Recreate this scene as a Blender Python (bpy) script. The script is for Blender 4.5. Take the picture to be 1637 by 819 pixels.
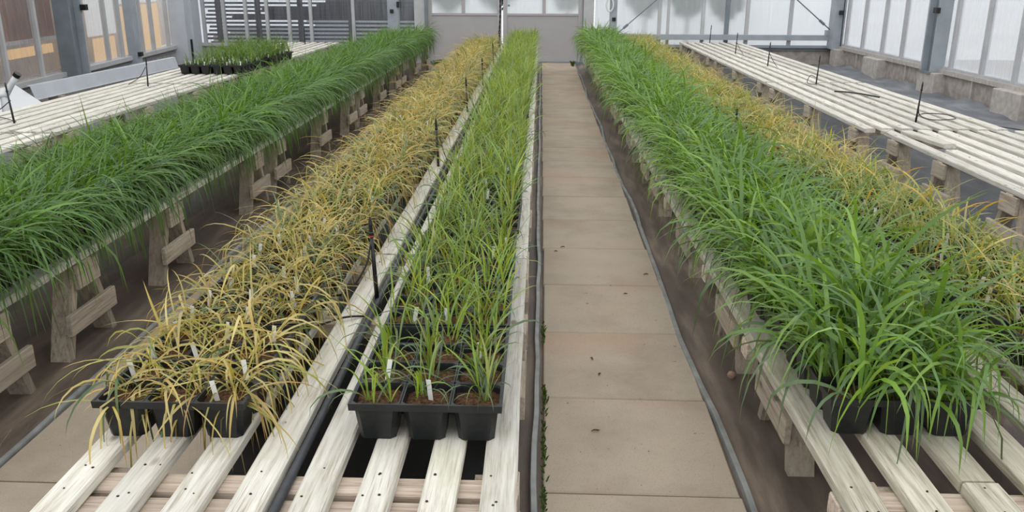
import bpy, math, random
import numpy as np
from mathutils import Matrix, Vector
random.seed(7); rng = np.random.default_rng(7)
for o in list(bpy.data.objects): bpy.data.objects.remove(o, do_unlink=True)
scene = bpy.context.scene
C = scene.collection
PI = math.pi

# ------------------------------------------------------------------ camera
CAM_H = 1.43
FPX = 1380.0
right = Vector((0.99948, 0.032056, 0.003331)); down = Vector((0.0130006, -0.306432, -0.951804)); fwd = Vector((-0.0294906, 0.951353, -0.30669))
cam_data = bpy.data.cameras.new('camera'); cam = bpy.data.objects.new('camera', cam_data); C.objects.link(cam)
m = Matrix.Identity(4)
for i in range(3):
    m[i][0] = right[i]; m[i][1] = -down[i]; m[i][2] = -fwd[i]
m[0][3], m[1][3], m[2][3] = 0, 0, CAM_H
cam.matrix_world = m
cam_data.sensor_width = 36.0; cam_data.lens = FPX * 36.0 / 1637.0
cam_data.clip_start = 0.05; cam_data.clip_end = 300
scene.camera = cam

# ------------------------------------------------------------------ world: overcast sky through greenhouse roof
w = bpy.data.worlds.new('overcast'); scene.world = w; w.use_nodes = True
nt = w.node_tree; nt.nodes.clear()
tc = nt.nodes.new('ShaderNodeTexCoord'); sp = nt.nodes.new('ShaderNodeSeparateXYZ'); mr = nt.nodes.new('ShaderNodeMapRange')
cr = nt.nodes.new('ShaderNodeValToRGB'); bg = nt.nodes.new('ShaderNodeBackground'); wo = nt.nodes.new('ShaderNodeOutputWorld')
nt.links.new(tc.outputs['Generated'], sp.inputs[0]); nt.links.new(sp.outputs['Z'], mr.inputs[0])
mr.inputs[1].default_value = -0.1; mr.inputs[2].default_value = 1.0
nt.links.new(mr.outputs[0], cr.inputs[0])
cr.color_ramp.elements[0].color = (0.93, 0.96, 1.0, 1); cr.color_ramp.elements[1].color = (1.0, 1.0, 0.99, 1)
nt.links.new(cr.outputs[0], bg.inputs[0]); bg.inputs[1].default_value = 1.12
nt.links.new(bg.outputs[0], wo.inputs[0])
vs = scene.view_settings
vs.view_transform = 'Standard'; vs.look = 'None'; vs.gamma = 1.0; vs.use_curve_mapping = False
vs.exposure = 0.12
sun_d = bpy.data.lights.new('veiled_sun', 'SUN'); sun_d.energy = 0.6; sun_d.angle = math.radians(60); sun_d.color = (1.0, 0.98, 0.94)
sun = bpy.data.objects.new('veiled_sun', sun_d); C.objects.link(sun); sun.rotation_euler = (math.radians(25), math.radians(-12), 0); sun.location = (0, 5, 8)

# ------------------------------------------------------------------ materials
def srgb(r, g, b):
    f = lambda c: (c/255/12.92) if c/255 <= .04045 else ((c/255+.055)/1.055)**2.4
    return (f(r), f(g), f(b), 1)
class NM:
    def __init__(s, name):
        s.m = bpy.data.materials.new(name); s.m.use_nodes = True; s.t = s.m.node_tree; s.t.nodes.clear()
        s.out = s.n('ShaderNodeOutputMaterial')
    def n(s, typ, **kw):
        x = s.t.nodes.new(typ)
        for k, v in kw.items(): setattr(x, k, v)
        return x
    def l(s, a, b): s.t.links.new(a, b)
    def ramp(s, fac, stops):
        r = s.n('ShaderNodeValToRGB'); e = r.color_ramp.elements
        while len(e) < len(stops): e.new(0.5)
        for i, (p, c) in enumerate(stops): e[i].position = p; e[i].color = c
        s.l(fac, r.inputs[0]); return r.outputs[0]
    def noise(s, vec, scale, detail=4, rough=.55):
        x = s.n('ShaderNodeTexNoise'); x.inputs['Scale'].default_value = scale; x.inputs['Detail'].default_value = detail; x.inputs['Roughness'].default_value = rough
        if vec is not None: s.l(vec, x.inputs['Vector'])
        return x.outputs[0]
    def mapping(s, vec, scale=(1,1,1)):
        x = s.n('ShaderNodeMapping'); x.inputs['Scale'].default_value = scale; s.l(vec, x.inputs[0]); return x.outputs[0]
    def mix(s, fac, a, b, mode='MIX'):
        x = s.n('ShaderNodeMix', data_type='RGBA', blend_type=mode)
        if isinstance(fac, (int, float)): x.inputs[0].default_value = fac
        else: s.l(fac, x.inputs[0])
        for v, i in ((a, 6), (b, 7)):
            if isinstance(v, tuple): x.inputs[i].default_value = v
            else: s.l(v, x.inputs[i])
        return x.outputs[2]
    def bsdf(s, col, rough=.7, metal=0, spec=.5, bump=None, bstr=.2, bdist=.01):
        b = s.n('ShaderNodeBsdfPrincipled')
        if isinstance(col, tuple): b.inputs['Base Color'].default_value = col
        else: s.l(col, b.inputs['Base Color'])
        if isinstance(rough, (int, float)): b.inputs['Roughness'].default_value = rough
        else: s.l(rough, b.inputs['Roughness'])
        b.inputs['Metallic'].default_value = metal; b.inputs['Specular IOR Level'].default_value = spec
        if bump is not None:
            bn = s.n('ShaderNodeBump'); bn.inputs['Strength'].default_value = bstr; bn.inputs['Distance'].default_value = bdist
            s.l(bump, bn.inputs['Height']); s.l(bn.outputs[0], b.inputs['Normal'])
        return b
    def done(s, b): s.l(b.outputs[0], s.out.inputs[0]); return s.m
def objvec(M):
    """object coordinates shifted by a per-object random amount"""
    t = M.n('ShaderNodeTexCoord'); oi = M.n('ShaderNodeObjectInfo'); mul = M.n('ShaderNodeMath', operation='MULTIPLY'); mul.inputs[1].default_value = 37.0
    M.l(oi.outputs['Random'], mul.inputs[0]); ad = M.n('ShaderNodeVectorMath', operation='ADD')
    M.l(t.outputs['Object'], ad.inputs[0]); M.l(mul.outputs[0], ad.inputs[1]); return ad.outputs[0], oi.outputs['Random']
def wood(name, light, mid, dark, axis='Y', algae=None, knots=True):
    M = NM(name); v, rnd = objvec(M)
    sc = {'Y': (14, .9, 14), 'X': (.9, 14, 14), 'Z': (14, 14, .9)}[axis]
    g = M.noise(M.mapping(v, sc), 5, 6, .65)
    fine = M.noise(M.mapping(v, tuple(4*k if k > 2 else k for k in sc)), 6, 3, .6)
    col = M.ramp(g, [(.28, dark), (.46, mid), (.62, light), (1, light)])
    col = M.mix(M.ramp(fine, [(.3, (0,0,0,1)), (.42, (1,1,1,1))]), dark, col)
    blot = M.noise(v, 3.0, 3)
    col = M.mix(M.ramp(blot, [(.45, (0,0,0,1)), (.75, (.75,.75,.75,1))]), col, mid)
    if algae:
        al = M.noise(v, 2.3, 5, .7)
        col = M.mix(M.ramp(al, [(.55, (0,0,0,1)), (.78, (.6,.6,.6,1))]), col, algae)
    if knots:
        vo = M.n('ShaderNodeTexVoronoi'); vo.inputs['Scale'].default_value = 1.0
        M.l(M.mapping(v, {'Y': (9, 4.5, 9), 'X': (4.5, 9, 9), 'Z': (9, 9, 4.5)}[axis]), vo.inputs['Vector'])
        col = M.mix(M.ramp(vo.outputs['Distance'], [(.06, (.75,.75,.75,1)), (.13, (0,0,0,1))]), col, (dark[0]*.55, dark[1]*.5, dark[2]*.45, 1))
    br = M.n('ShaderNodeMapRange'); M.l(rnd, br.inputs[0]); br.inputs[3].default_value = .84; br.inputs[4].default_value = 1.08
    hsv = M.n('ShaderNodeHueSaturation'); M.l(br.outputs[0], hsv.inputs['Value']); M.l(col, hsv.inputs['Color'])
    return M.done(M.bsdf(hsv.outputs[0], .82, spec=.25, bump=g, bstr=.35, bdist=.004))
MAT = {}
MAT['slat'] = wood('bleached_slat', srgb(230,228,219), srgb(210,207,196), srgb(162,154,138), 'Y', algae=srgb(188,190,160))
MAT['slat_grey'] = wood('grey_slat', srgb(212,208,194), srgb(190,184,168), srgb(138,130,112), 'Y', algae=srgb(150,148,112))
MAT['beam'] = wood('beam_wood', srgb(214,200,186), srgb(192,176,160), srgb(140,124,108), 'X')
MAT['leg'] = wood('leg_wood', srgb(190,178,162), srgb(170,157,141), srgb(124,112,98), 'Z')
MAT['brace'] = wood('brace_wood', srgb(206,194,179), srgb(186,172,156), srgb(138,124,110), 'Y')

def slab_mat():
    M = NM('paving_slab'); v, rnd = objvec(M)
    n = M.noise(v, 3.2, 5, .6); f = M.noise(v, 260, 2, .7); s2 = M.noise(v, 1.3, 3)
    col = M.ramp(n, [(.3, srgb(160,147,132)), (.55, srgb(178,165,149)), (.75, srgb(184,169,150))])
    col = M.mix(M.ramp(s2, [(.5, (0,0,0,1)), (.7, (.6,.6,.6,1))]), col, srgb(180,152,126))
    col = M.mix(M.ramp(f, [(.3, (.5,.5,.5,1)), (.45, (0,0,0,1))]), col, srgb(120,106,92))
    sp_ = M.noise(v, 45, 2, .5)
    col = M.mix(M.ramp(sp_, [(.22, (.8,.8,.8,1)), (.27, (0,0,0,1))]), col, srgb(88,72,60))
    return M.done(M.bsdf(col, .75, spec=.3, bump=f, bstr=.12, bdist=.002))
MAT['slab'] = slab_mat()
def ground_mat(name, cols, stretch, weave, rough=.6, puddle=True):
    M = NM(name); t = M.n('ShaderNodeTexCoord'); v = t.outputs['Object']
    n = M.noise(M.mapping(v, stretch), 2.2, 6, .62)
    col = M.ramp(n, [(.3, cols[0]), (.48, cols[1]), (.6, cols[2]), (.78, cols[3])])
    n2 = M.noise(M.mapping(v, (8, 1.2, 1)), 1.5, 4, .6)
    col = M.mix(M.ramp(n2, [(.5, (0,0,0,1)), (.72, (.55,.55,.55,1))]), col, cols[0])
    wv = M.n('ShaderNodeTexWave', wave_type='BANDS', bands_direction='X'); wv.inputs['Scale'].default_value = weave; wv.inputs['Distortion'].default_value = .4
    M.l(v, wv.inputs['Vector'])
    rg = M.ramp(n, [(.3, (rough*.55,)*3 + (1,)), (.6, (rough,)*3 + (1,))])
    bmp = M.mix(.25, n, wv.outputs[0])
    return M.done(M.bsdf(col, rg, spec=.4, bump=bmp, bstr=.25, bdist=.012))
MAT['floor'] = ground_mat('weed_fabric_muddy', [srgb(72,64,58), srgb(106,94,84), srgb(134,119,106), srgb(164,148,132)], (3.2, .55, 1), 90)
MAT['sheet'] = ground_mat('weed_fabric_grey', [srgb(92,95,100), srgb(116,119,124), srgb(134,136,140), srgb(150,150,152)], (1.6, .8, 1), 90, .75)
MAT['black_sheet'] = ground_mat('weed_fabric_black', [srgb(20,20,21), srgb(30,30,31), srgb(38,38,40), srgb(50,48,47)], (1.6, .8, 1), 90, .75)
def plain(name, col, rough=.6, metal=0, spec=.5, nscale=None, amt=.12, bump=.15, trans=None):
    M = NM(name)
    if nscale:
        v, _ = objvec(M); n = M.noise(v, nscale, 4)
        c = M.mix(M.ramp(n, [(.35, (0,0,0,1)), (.65, (1,1,1,1))]), tuple(k*(1-amt) for k in col[:3]) + (1,), tuple(min(1, k*(1+amt)) for k in col[:3]) + (1,))
        return M.done(M.bsdf(c, rough, metal, spec, bump=n, bstr=bump, bdist=.004))
    return M.done(M.bsdf(col, rough, metal, spec))
MAT['tray'] = plain('black_tray_plastic', srgb(27,29,31), .42, 0, .5, 60, .25, .08)
MAT['soil'] = plain('peat_soil', srgb(84,62,46), .95, 0, .1, 130, .6, .9)
MAT['label'] = plain('white_label_plastic', srgb(232,232,228), .45)
MAT['hose'] = plain('grey_black_hose', srgb(62,64,70), .5, 0, .4, 30, .2)
MAT['black'] = plain('black_plastic', srgb(24,24,26), .4)
MAT['red'] = plain('red_band', srgb(170,60,45), .5)
MAT['edging'] = plain('edging_strip', srgb(146,148,147), .55, 0, .4, 9, .22, .3)
MAT['steel'] = plain('galvanised_steel', srgb(160,168,175), .5, 0, .5, 5, .1)
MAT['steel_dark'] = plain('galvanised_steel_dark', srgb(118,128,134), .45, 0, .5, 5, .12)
MAT['alu'] = plain('aluminium_bar', srgb(186,186,188), .5, 0, .5, 6, .06)
MAT['alu_pale'] = plain('aluminium_sheet', srgb(196,200,206), .45, 0, .5, 4, .05)
MAT['door_panel'] = plain('door_panel_grey', srgb(172,169,171), .6, 0, .4, 3, .03)
MAT['door_frame'] = plain('door_frame_grey', srgb(178,174,176), .5, .1, .4, 3, .04)
MAT['concrete'] = plain('plinth_concrete', srgb(184,178,172), .9, 0, .2, 14, .14, .4)
MAT['concrete_dark'] = plain('plinth_concrete_panel', srgb(170,163,157), .9, 0, .2, 9, .2, .4)
MAT['white_pvc'] = plain('white_plastic', srgb(226,228,230), .4)
MAT['brown_board'] = plain('brown_board', srgb(150,108,88), .8, 0, .2, 8, .12)
MAT['tan_board'] = plain('tan_board', srgb(190,178,168), .8, 0, .2, 3, .12)
MAT['dark_slat'] = plain('dark_stacked_slat', srgb(56,55,62), .7, 0, .3, 8, .2)
MAT['white_slat'] = plain('white_gap_board', srgb(226,228,232), .7, 0, .3, 8, .08)
MAT['outside'] = plain('outside_ground', srgb(228,229,230), .9, 0, .2, .6, .12, .2)
MAT['bush'] = plain('outside_bush', srgb(56,108,84), .9, 0, .2, 6, .4, .4)
MAT['moss'] = plain('moss', srgb(70,92,40), .95, 0, .1, 60, .4, .8)
MAT['pebble'] = plain('pink_pebble', srgb(168,136,124), .9, 0, .2, 40, .2, .4)
MAT['dry_leaf'] = plain('dry_leaf', srgb(92,70,54), .8, 0, .2)
MAT['mid_rod'] = plain('rod_steel', srgb(120,126,130), .45, .4)
def emis(name, col, st):
    M = NM(name); e = M.n('ShaderNodeEmission'); e.inputs[0].default_value = col; e.inputs[1].default_value = st; return M.done(e)
MAT['warm_glow'] = emis('warm_glow_panel', srgb(246,202,146), 0.9)  # emission stands in for lamplight falling on orange boards
MAT['white_glow'] = emis('white_glow_panel', srgb(238,238,236), 0.8)  # pale boards glow by themselves in place of light on them
def pane_mat(name, rough, trans_mix, tint, ior=1.02):
    """ribbed plastic glazing: a blurred see-through part and a milky scattering part"""
    M = NM(name); t = M.n('ShaderNodeTexCoord')
    n = M.noise(M.mapping(t.outputs['Object'], (30, 30, 1.2)), 1.4, 4, .6)
    rf = M.n('ShaderNodeBsdfRefraction'); rf.inputs['IOR'].default_value = ior; rf.inputs['Roughness'].default_value = rough; rf.inputs['Color'].default_value = tint
    tr = M.n('ShaderNodeBsdfTranslucent'); tr.inputs['Color'].default_value = (.97, .98, 1.0, 1)
    df = M.n('ShaderNodeBsdfDiffuse'); df.inputs['Color'].default_value = (.8, .82, .84, 1)
    gl = M.n('ShaderNodeBsdfGlossy'); gl.inputs['Roughness'].default_value = .25
    m0 = M.n('ShaderNodeMixShader'); m0.inputs[0].default_value = .2; M.l(tr.outputs[0], m0.inputs[1]); M.l(df.outputs[0], m0.inputs[2])
    mm = M.n('ShaderNodeMixShader'); mr_ = M.n('ShaderNodeMapRange'); M.l(n, mr_.inputs[0]); mr_.inputs[1].default_value = .3; mr_.inputs[2].default_value = .7
    mr_.inputs[3].default_value = max(0, trans_mix-.12); mr_.inputs[4].default_value = min(1, trans_mix+.12)
    M.l(mr_.outputs[0], mm.inputs[0]); M.l(m0.outputs[0], mm.inputs[1]); M.l(rf.outputs[0], mm.inputs[2])
    m2 = M.n('ShaderNodeMixShader'); m2.inputs[0].default_value = .05; M.l(mm.outputs[0], m2.inputs[1]); M.l(gl.outputs[0], m2.inputs[2])
    return M.done(m2)
MAT['pane_milky'] = pane_mat('pane_milky', .14, .5, (.95,.97,.98,1))
MAT['pane_end'] = pane_mat('pane_end', .42, .62, (.95,.97,.98,1), 1.22)
MAT['pane_clear'] = pane_mat('pane_clear', .12, .88, (.9,.92,.95,1), 1.06)
MAT['pane_warm'] = pane_mat('pane_semi', .10, .80, (.94,.95,.96,1))
def leaf_mat(name, thru):
    M = NM(name); a = M.n('ShaderNodeAttribute', attribute_name='Col'); oi = M.n('ShaderNodeObjectInfo')
    hs = M.n('ShaderNodeHueSaturation'); br = M.n('ShaderNodeMapRange'); M.l(oi.outputs['Random'], br.inputs[0]); br.inputs[3].default_value = .8; br.inputs[4].default_value = 1.2
    M.l(br.outputs[0], hs.inputs['Value']); M.l(a.outputs['Color'], hs.inputs['Color'])
    p = M.bsdf(hs.outputs[0], .36, spec=.75)
    tr = M.n('ShaderNodeBsdfTranslucent'); M.l(M.mix(1.0, hs.outputs[0], thru, 'MULTIPLY'), tr.inputs['Color'])
    mx = M.n('ShaderNodeMixShader'); mx.inputs[0].default_value = .38; M.l(p.outputs[0], mx.inputs[1]); M.l(tr.outputs[0], mx.inputs[2])
    return M.done(mx)
MAT['leaf'] = leaf_mat('wheat_leaf', (1.6, 1.3, .55, 1)); MAT['straw_leaf'] = leaf_mat('straw_leaf', (1.15, 1.08, .8, 1))

# ------------------------------------------------------------------ mesh helpers
class MB:
    def __init__(s): s.v = []; s.f = []
    def add(s, vs_, fs):
        b = len(s.v); s.v += [tuple(p) for p in vs_]; s.f += [tuple(i+b for i in q) for q in fs]; return s
    def box(s, c, d, rot=None, bev=0):
        hx, hy, hz = d[0]/2, d[1]/2, d[2]/2
        if bev:
            pts, fs = bevel_box(hx, hy, hz, bev)
        else:
            pts = [(x, y, z) for x in (-hx, hx) for y in (-hy, hy) for z in (-hz, hz)]
            fs = [(0,1,3,2), (4,6,7,5), (0,4,5,1), (2,3,7,6), (0,2,6,4), (1,5,7,3)]
        if rot is not None: pts = [rot @ Vector(p) for p in pts]
        return s.add([(p[0]+c[0], p[1]+c[1], p[2]+c[2]) for p in pts], fs)
    def tube(s, path, r, n=8, cap=True):
        path = [Vector(p) for p in path]; k = len(path)
        rs = r if isinstance(r, (list, tuple)) else [r]*k
        vs_ = []; up = Vector((0, 0, 1))
        prev = None
        for i, p in enumerate(path):
            d = (path[min(i+1, k-1)] - path[max(i-1, 0)]).normalized()
            if prev is None:
                a = d.orthogonal().normalized()
            else:
                a = (prev - d*prev.dot(d)); a = a.normalized() if a.length > 1e-6 else d.orthogonal().normalized()
            prev = a; b = d.cross(a)
            for j in range(n):
                t = 2*PI*j/n; vs_.append(p + (a*math.cos(t) + b*math.sin(t))*rs[i])
        fs = [(i*n+j, i*n+(j+1) % n, (i+1)*n+(j+1) % n, (i+1)*n+j) for i in range(k-1) for j in range(n)]
        if cap: fs += [tuple(range(n))[::-1], tuple((k-1)*n+j for j in range(n))]
        return s.add(vs_, fs)
    def mesh(s, name, mat, smooth=False):
        me = bpy.data.meshes.new(name); me.from_pydata(s.v, [], s.f); me.materials.append(mat)
        if smooth: me.shade_smooth()
        me.update(); return me
    def build(s, name, mat, parent=None, loc=(0,0,0), smooth=False):
        return link(name, s.mesh(name, mat, smooth), parent, loc)
def bevel_box(hx, hy, hz, b):
    # chamfer on the four long (Y) edges and slightly on the ends
    prof = [(-hx+b, -hz), (hx-b, -hz), (hx, -hz+b), (hx, hz-b), (hx-b, hz), (-hx+b, hz), (-hx, hz-b), (-hx, -hz+b)]
    pts = []; e = b*.7
    for y, sc in ((-hy, e), (-hy+e, 0), (hy-e, 0), (hy, e)):
        for x, z in prof: pts.append((x - math.copysign(sc, x), y, z - math.copysign(sc, z)))
    fs = [(i*8+j, i*8+(j+1) % 8, (i+1)*8+(j+1) % 8, (i+1)*8+j) for i in range(3) for j in range(8)]
    fs += [tuple(range(8))[::-1], tuple(24+j for j in range(8))]
    fs = [q[::-1] for q in fs]
    return pts, fs
def link(name, data, parent=None, loc=(0,0,0), rotz=0.0):
    o = bpy.data.objects.new(name, data); C.objects.link(o); o.parent = parent; o.location = loc
    if rotz: o.rotation_euler = (0, 0, rotz)
    return o
def tag(o, label=None, cat=None, group=None, kind=None):
    if label: o['label'] = label
    if cat: o['category'] = cat
    if group: o['group'] = group
    if kind: o['kind'] = kind
    return o
def thing(name, label, cat, loc=(0,0,0), group=None, rotz=0):
    return tag(link(name, None, None, loc, rotz), label, cat, group)
ORD = ['first','second','third','fourth','fifth','sixth','seventh','eighth','ninth','tenth','eleventh','twelfth','thirteenth','fourteenth','fifteenth','sixteenth','seventeenth','eighteenth','nineteenth','twentieth']
ORD += ['twenty-'+k for k in ORD[:9]] + ['thirtieth'] + ['thirty-'+k for k in ORD[:9]]

# ------------------------------------------------------------------ ground and paving
FZ = -0.02
def sheet(name, x0, x1, y0, y1, z, mat, nx, ny, amp, edge=None):
    xs = np.linspace(x0, x1, nx); ys = np.linspace(y0, y1, ny)
    mb = MB(); r = np.random.default_rng(int(abs(x0*100))+3)
    ph = r.uniform(0, 6.28, (6,)); kx = r.uniform(1.5, 6, (6,)); ky = r.uniform(.6, 3, (6,))
    for y in ys:
        for x in xs:
            zz = sum(math.sin(kx[i]*x + ky[i]*y + ph[i]) for i in range(6))/6*amp
            if edge: zz += edge(x, y)
            mb.v.append((x, y, z+zz))
    for j in range(ny-1):
        for i in range(nx-1): mb.f.append((j*nx+i, j*nx+i+1, (j+1)*nx+i+1, (j+1)*nx+i))
    return mb.build(name, mat, smooth=True)
fl = sheet('floor', -9, 9, -2, 17, FZ, MAT['floor'], 3, 3, 0); tag(fl, 'muddy dark brown woven weed fabric covering the greenhouse ground', 'floor', kind='structure')
og = MB(); og.box((0, 20, -.16), (120, 120, .2)); og = og.build('outside_ground', MAT['outside']); tag(og, 'pale open ground outside the greenhouse glazing', 'ground', kind='structure')
def redge(x, y):
    d = max(0, x-4.75)
    return d*d*(.30+.14*math.sin(3.1*y+.7)+.10*math.sin(7.3*y)+.06*math.sin(17*y+9*x)) + .008*max(0, math.sin(5*y+4*x+math.sin(3*y)))*(x > 3.8)
g1 = sheet('ground_sheet', 1.95, 5.14, 2, 15.6, FZ+.012, MAT['sheet'], 44, 260, .006, redge); tag(g1, 'grey-blue woven ground sheet wrinkled up against the concrete block plinth', 'ground sheet')
g2 = sheet('ground_sheet', -6.2, -3.0, 3, 15.6, FZ+.010, MAT['sheet'], 20, 40, .004); tag(g2, 'grey woven ground sheet beneath the bare bench by the board-backed wall', 'ground sheet')
g3 = sheet('ground_sheet', -.98, -.10, .5, 15.2, FZ+.008, MAT['black_sheet'], 8, 40, .004); tag(g3, 'black woven ground sheet under the two-row middle bench', 'ground sheet')

def paving(x0, y0, n, wd, skip=()):
    for k in range(n):
        y = y0 + .6*k
        mb = MB(); L = .594; b = .004
        hx, hy = wd/2, L/2
        z1 = random.uniform(-.0015, .0015)
        top = [(-hx+b, -hy+b, z1), (hx-b, -hy+b, z1), (hx-b, hy-b, z1), (-hx+b, hy-b, z1)]
        mid_ = [(-hx, -hy, z1-b), (hx, -hy, z1-b), (hx, hy, z1-b), (-hx, hy, z1-b)]
        bot = [(-hx, -hy, FZ-.01), (hx, -hy, FZ-.01), (hx, hy, FZ-.01), (-hx, hy, FZ-.01)]
        fs = [(0,1,2,3)] + [(4+i, 4+(i+1) % 4, (i+1) % 4, i) for i in range(4)] + [(8+i, 8+(i+1) % 4, 4+(i+1) % 4, 4+i) for i in range(4)]
        mb.add(top+mid_+bot, fs)
        mb.build('paving_slab', MAT['slab'], fl, (x0+wd/2+random.uniform(-.002,.002), y+.3, 0)).rotation_euler[2] = random.uniform(-.004, .004) - .008
paving(.030, .39, 26, .572)
paving(-1.63, .39, 26, .600)

def edging(name, x, y0, y1, wob, seed, r=.013):
    rr = random.Random(seed); mb = MB(); n = 70; pts = []
    for i in range(n):
        y = y0 + (y1-y0)*i/(n-1)
        dx = wob*(math.sin(y*1.7+seed)+.6*math.sin(y*4.1+2*seed)) + rr.uniform(-.003, .003)
        pts.append((x+dx, y, .004+.004*math.sin(3*y+seed)))
    vs_ = []; 
    prof = [(-.011, -.022), (-.010, .000), (-.008, .003), (.007, .001), (.009, -.004), (.010, -.022)]
    for p in pts:
        for a, b in prof: vs_.append((p[0]+a, p[1], p[2]+b))
    k = len(prof)
    fs = [(i*k+j, i*k+j+1, (i+1)*k+j+1, (i+1)*k+j) for i in range(n-1) for j in range(k-1)]
    mb.add(vs_, [q[::-1] for q in fs]); return tag(mb.build(name, MAT['edging']), kind='structure')
tag(edging('trim_1', .004, .5, 15.5, .003, 1), 'grey edging strip along the path beside the young green wheat')
tag(edging('trim_2', .615, .5, 15.5, .010, 5), 'wavy grey edging strip along the path beside the tall green wheat')
tag(edging('trim_3', -1.655, .5, 15.5, .008, 9), 'grey edging strip of the paved aisle beside the dark green bench')

# moss tufts along the path joint
def tuft(name, loc, n, h, label, spread=.03):
    mb = MB(); r = random.Random(int(loc[1]*1000))
    for i in range(n):
        a = r.uniform(0, 6.28); x, y = r.gauss(0, .004 if spread < .095 else spread*.5), r.gauss(0, spread); hh = h*r.uniform(.4, 1.2); wd = .0025
        dx, dy = math.cos(a)*hh*.6, math.sin(a)*hh*.6
        mb.add([(x-wd, y, 0), (x+wd, y, 0), (x+dx*.5+wd, y+dy*.5, hh*.7), (x+dx*.5-wd, y+dy*.5, hh*.7), (x+dx, y+dy, hh)], [(0,1,2,3), (3,2,4)])
    o = mb.build(name, MAT['moss'], loc=loc); tag(o, label, 'weeds', 'weed tufts', 'stuff'); return o
for (x, y, n, h, sp_) in [(.032, 2.78, 40, .02, .05), (.028, 2.45, 50, .018, .09), (.028, 3.35, 26, .02, .05), (.028, 2.15, 40, .012, .06)]:
    tuft('weed_tuft', (x, y, 0), n, h, 'tiny green weed tuft in the joint between path slabs and grey edging', sp_)
tuft('weed_patch', (-1.75, 15.3, FZ), 260, .09, 'low green weed patch at the foot of the grey door by the aisle end', .10)
tuft('weed_patch', (.56, 15.2, FZ), 200, .09, 'low green weed patch at the end of the path by the door', .09)
for (x, y, l, a) in [(.20, 2.55, .03, .2), (.24, 2.98, .02, 1.2), (.55, 4.15, .03, .4), (.14, 4.6, .03, .5), (.42, 3.86, .02, .1), (.10, 4.52, .02, 0), (.22, 3.12, .02, 2)]:
    mb = MB(); pts = [(-l/2, 0, .004), (-l/6, .002, .007), (l/6, -.002, .007), (l/2, .003, .004)]
    mb.tube(pts, [.0012, .0028, .003, .001], 6)
    o = mb.build('dry_leaf_scrap', MAT['dry_leaf'], loc=(x, y, 0)); o.rotation_euler[2] = a; tag(o, 'small curled brown leaf scrap lying on a path slab', 'leaf scrap', 'leaf scraps on the path')
mb = MB(); 
for i in range(5):
    zz = [-.012, .0, .008, .013, .015][i]; rr = [.012, .017, .015, .010, .003][i]
    for j in range(9): t = 2*PI*j/9; q = 1+.15*math.sin(3*t+i); mb.v.append((rr*q*math.cos(t), rr*q*.8*math.sin(t), zz))
for i in range(4):
    for j in range(9): mb.f.append((i*9+j, i*9+(j+1) % 9, (i+1)*9+(j+1) % 9, (i+1)*9+j))
mb.f.append(tuple(36+j for j in range(9))); pb = mb.build('pebble', MAT['pebble'], loc=(.745, 3.02, FZ+.011), smooth=True); tag(pb, 'pinkish pebble on the muddy fabric beside the path', 'pebble')

# ------------------------------------------------------------------ benches
BT = .38; ST = .032
_slat_cache = {}
def slat_mesh(L, wd, var, mat):
    key = (round(L, 2), round(wd, 3), var, mat)
    if key in _slat_cache: return _slat_cache[key]
    r = random.Random(hash(key[:3]) & 0xffff); mb = MB(); n = max(4, int(L/.35)); b = .005
    hx = wd/2
    prof = [(-hx+b, -ST), (hx-b, -ST), (hx, -ST+b), (hx, -b), (hx-b, 0), (-hx+b, 0), (-hx, -b), (-hx, -ST+b)]
    for i in range(n+1):
        y = -L/2 + L*i/n; dx = r.uniform(-.002, .002); dw = r.uniform(.97, 1.03); 
        for x, z in prof: mb.v.append((x*dw+dx, y, z))
    mb.f = [(i*8+j, (i+1)*8+j, (i+1)*8+(j+1) % 8, i*8+(j+1) % 8) for i in range(n) for j in range(8)]
    mb.f += [tuple(range(8)), tuple(n*8+j for j in range(8))[::-1]]
    me = mb.mesh('slat', MAT[mat]); _slat_cache[key] = me; return me
def rotx(a): return Matrix.Rotation(a, 3, 'X')
_tr = {}
def trestle_meshes(width, inset=0):
    key = (round(width, 3), inset)
    if key in _tr: return _tr[key]
    beam = MB(); hb = .055
    beam.v, beam.f = [], []
    pts, fs = bevel_box(.035, width/2, hb/2, .004)       # long axis Y -> turn to X
    beam.add([(p[1], -p[0], p[2]) for p in pts], fs)
    legs = []
    top, foot = BT-ST-.012, FZ
    hgt = top-foot; dy = .125; ang = math.atan2(dy, hgt); L = math.hypot(dy, hgt)
    for sx in (-1, 1):
        for sy in (-1, 1):
            mb = MB(); hx, hy = .040, .019
            xc = sx*(width/2-.06-inset)
            yt, yb = sy*.052, sy*(.052+dy)
            prof = [(-hx, -hy), (hx, -hy), (hx, hy), (-hx, hy)]
            vs_ = [(xc+a, yb+c, foot) for a, c in prof] + [(xc+a, yt+c, top) for a, c in prof]
            mb.add(vs_, [(3,2,1,0), (4,5,6,7)] + [(i, (i+1) % 4, 4+(i+1) % 4, 4+i) for i in range(4)])
            legs.append(mb)
    braces = []
    for sx in (-1, 1):
        xo = sx*(width/2-.06-inset+.040+.0115)
        for z, hl, hh in ((.125, .185, .042), (.292, .085, .048)):
            mb = MB(); mb.box((xo, 0, z), (.022, 2*hl, 2*hh), bev=.003); braces.append(mb)
    M_ = (beam.mesh('trestle_beam', MAT['beam']), [l.mesh('leg', MAT['leg']) for l in legs], [b.mesh('brace', MAT['brace']) for b in braces])
    _tr[key] = M_; return M_
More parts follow.
